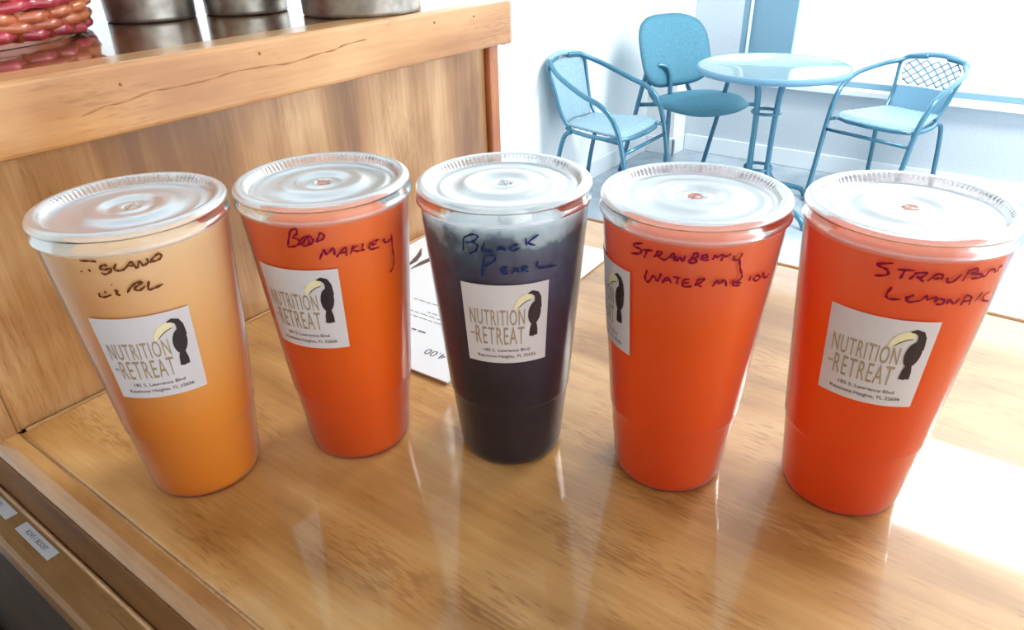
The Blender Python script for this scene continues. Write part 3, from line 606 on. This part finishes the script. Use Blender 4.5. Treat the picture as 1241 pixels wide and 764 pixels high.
# ================================================================== CHAIRS
def grid_surface(fn, nu, nv, th):
    """thick sheet from a surface function"""
    bm = bmesh.new(); top = [[bm.verts.new(fn(i / nu, j / nv)) for i in range(nu + 1)] for j in range(nv + 1)]
    for j in range(nv):
        for i in range(nu): bm.faces.new((top[j][i], top[j][i + 1], top[j + 1][i + 1], top[j + 1][i]))
    bm.normal_update(); bmesh.ops.solidify(bm, geom=bm.faces[:], thickness=th)
    return bm
def rattan_chair(label, loc, rz, foot_fwd, foot_back, lean=.10, lattice=True, zt=.745):
    """local frame: the chair faces +X, its left is +Y"""
    t = thing('rattan_chair', label, 'chair', loc, rz, 'woven bistro armchairs around the table')
    mr, ms = MAT['rattan'], MAT['steel_blue']; mb = MAT['rattan_dark'] if lattice else mr
    w, wb, sd = .20, .135, .175
    def seat(u, v):
        x = -sd + 2 * sd * v; y = (-1 + 2 * u) * (wb + (w - wb) * min(1, v * 1.35))
        z = .445 - .012 * math.sin(PI * u) * math.sin(PI * v) + .0018 * math.cos(u * 60) * math.cos(v * 54)
        if v > .9: z -= .02 * (v - .9) / .1
        return (x, y, z)
    obj('seat', grid_surface(seat, 44, 40, .012), mr, t)
    za = zt - .745
    def bp(u, z):
        v = (z - .445) / (zt - .445); hw = .125 + .035 * v
        return Vector((-sd - .006 - lean * v - .03 * math.sin(PI * u), -hw + 2 * hw * u, z))
    obj('backrest', grid_surface(lambda u, v: bp(u, .445 + ((zt - .445) * (.45 if lattice else .98)) * v) + Vector((0, 0, .0012 * math.cos(u * 60))), 44, 22, .008), mb, t)
    if lattice:
        b = bmesh.new(); zb = .445 + (zt - .445) * .48; n = 6
        for k in range(-4, n + 1):                              # open diamond lattice above the solid weave
            for s in (1, -1):
                pts = []
                for q in range(9):
                    z = zb + (zt - .012 - zb) * q / 8; u = (k + 3 * q / 8) / n
                    if s < 0: u = 1 - u
                    if .02 <= u <= .98: pts.append(bp(u, z) + Vector((.002 * s, 0, 0)))
                if len(pts) > 1: tube(pts, .0042, n=6, sub=1, bm=b, smooth=False)
        o = obj('lattice_weave', b, mb, t); o['kind'] = 'stuff'
    e = .012
    obj('back_frame', tube([bp(0, .43) + Vector((.03, -e, 0)), bp(0, .50) + Vector((0, -e, 0)), bp(0, .445 + (zt - .445) * .58) + Vector((0, -e, 0)), bp(0, zt - .025) + Vector((0, -e, 0)), bp(.12, zt + .007), bp(.5, zt + .017), bp(.88, zt + .007), bp(1, zt - .025) + Vector((0, e, 0)), bp(1, .445 + (zt - .445) * .58) + Vector((0, e, 0)), bp(1, .50) + Vector((0, e, 0)), bp(1, .43) + Vector((.03, e, 0))], .0095, n=10), ms, t)
    obj('top_wrap', tube([bp(.06, zt), bp(.25, zt + .012), bp(.5, zt + .018), bp(.75, zt + .012), bp(.94, zt)], .014, n=10), mb, t)
    xb = -sd - lean
    for s in (1, -1):
        leg = [(sd + foot_fwd, s * (w + .02), .0), (sd + foot_fwd * .62, s * (w + .024), .20), (sd + foot_fwd * .14, s * (w + .03), .43), (sd - .035, s * (w + .038), .54), (sd - .10, s * (w + .042), .595), (sd - .20, s * (w + .038), .632), (xb + .10, s * (w + .01), .69 + za * .6), (xb + .02, s * (w - .035), .728 + za), (xb - .008, s * .135, .745 + za), (xb - .028, s * .05, .752 + za)]
        obj('front_leg_and_arm', tube(leg, .0125, n=10), ms, t)
        obj('back_leg', tube([(-sd - foot_back, s * (w - .02), 0), (-sd - foot_back * .5, s * (w - .025), .22), (-sd + .01, s * (w - .03), .39), (-sd + .05, s * (w - .034), .426)], .0115, n=10), ms, t)
        obj('side_rail', tube([(-sd + .03, s * (wb + .01), .425), (sd + foot_fwd * .16, s * (w + .022), .425)], .009, n=8, smooth=False), ms, t)
        obj('foot_cap', tube([(sd + foot_fwd, s * (w + .02), .0), (sd + foot_fwd * .95, s * (w + .02), .03)], .0155, n=10, smooth=False), ms, t)
    obj('front_rail', tube([(sd + foot_fwd * .28, -w - .026, .375), (sd + foot_fwd * .28, w + .026, .375)], .009, n=8, smooth=False), ms, t)
    obj('seat_frame', tube([(sd - .01, -w + .01, .432), (sd - .01, w - .01, .432), (-sd + .01, wb, .432), (-sd + .01, -wb, .432)], .011, n=8, sub=4, closed=True), ms, t)
    return t
# the left one faces -Y, the right one faces -X
rattan_chair('haze-tinted pale blue woven armchair with looping tube arms against the left wall', (3.18, 1.745, 0), -PI / 2, .10, .06, lean=.085, lattice=False)
rattan_chair('haze-tinted pale blue woven armchair with diamond lattice back under the window at right', (4.03, .60, 0), PI - .35, .10, .03, zt=.69)

bc = thing('upholstered_chair', 'haze-tinted teal-blue padded side chair with rounded back in the room corner', 'chair', (3.83, 1.54, 0), math.atan2(-.89, -.45))
def sup(n, a, b, e=2.6):
    return [(a * math.copysign(abs(math.cos(t)) ** (2 / e), math.cos(t)), b * math.copysign(abs(math.sin(t)) ** (2 / e), math.sin(t))) for t in (2 * PI * i / n for i in range(n))]
def pad(a, b, th, fn, n=64, rings=8, e=2.6):
    """cushion: superellipse outline, domed both ways; fn places (u, v, height) in the chair"""
    bm = bmesh.new(); S = sup(n, 1, 1, e); R = []
    ks = [(k / rings) for k in range(1, rings + 1)]
    for side in (1, -1):
        rr = []
        for k in ks if side > 0 else ks[:-1]:
            h = th * (1 - k ** 4) ** .5
            rr.append([bm.verts.new(fn(a * k * x, b * k * y, side * h)) for x, y in S])
        c = bm.verts.new(fn(0, 0, side * th)); R.append((c, rr))
    for side, (c, rr) in zip((1, -1), R):
        if side < 0: rr = rr + [R[0][1][-1]]
        for i in range(n):
            k = (i + 1) % n; f = (c, rr[0][i], rr[0][k]); bm.faces.new(f if side > 0 else f[::-1])
            for A, B in zip(rr, rr[1:]):
                f = (A[i], B[i], B[k], A[k]); bm.faces.new(f if side > 0 else f[::-1])
    bmesh.ops.recalc_face_normals(bm, faces=bm.faces[:]); return bm
obj('seat', pad(.235, .245, .036, lambda u, v, h: (u, v, .455 + h - .012 * (u / .23) ** 2)), MAT['cushion'], bc)
obj('backrest', pad(.182, .238, .030, lambda u, v, h: (-.235 - .08 * (u / .2) + h + .055 * (v / .23) ** 2, v - .055, .70 + u), e=3.2), MAT['cushion'], bc)
inv = (Matrix.Translation(bc.location) @ Matrix.Rotation(bc.rotation_euler.z, 4, 'Z')).inverted()
def wt(pts, r): return tube([inv @ Vector(p) for p in pts], r, n=10)
sb = MAT['steel_blue']
obj('side_frame', wt([(3.80, 1.70, 0), (3.80, 1.705, .25), (3.80, 1.71, .48), (3.795, 1.72, .60), (3.775, 1.745, .635), (3.74, 1.785, .635), (3.715, 1.82, .60), (3.74, 1.90, .30), (3.775, 1.985, 0)], .0125), sb, bc)
obj('side_frame', wt([(4.065, 1.285, 0), (4.06, 1.29, .25), (4.05, 1.30, .48), (4.04, 1.32, .60), (4.02, 1.35, .635), (3.98, 1.40, .635), (3.955, 1.43, .60), (3.985, 1.50, .30), (4.02, 1.57, 0)], .0125), sb, bc)
obj('back_support', tube([(-.12, .10, .44), (-.22, .10, .47), (-.262, .10, .56), (-.285, .10, .66)], .012, n=10), sb, bc)
obj('back_support', tube([(-.12, -.17, .44), (-.22, -.17, .47), (-.262, -.17, .56), (-.285, -.17, .66)], .012, n=10), sb, bc)
obj('cross_bar', wt([(3.80, 1.71, .425), (4.05, 1.30, .425)], .011), sb, bc)
obj('cross_bar', wt([(3.745, 1.88, .415), (3.99, 1.50, .415)], .011), sb, bc)
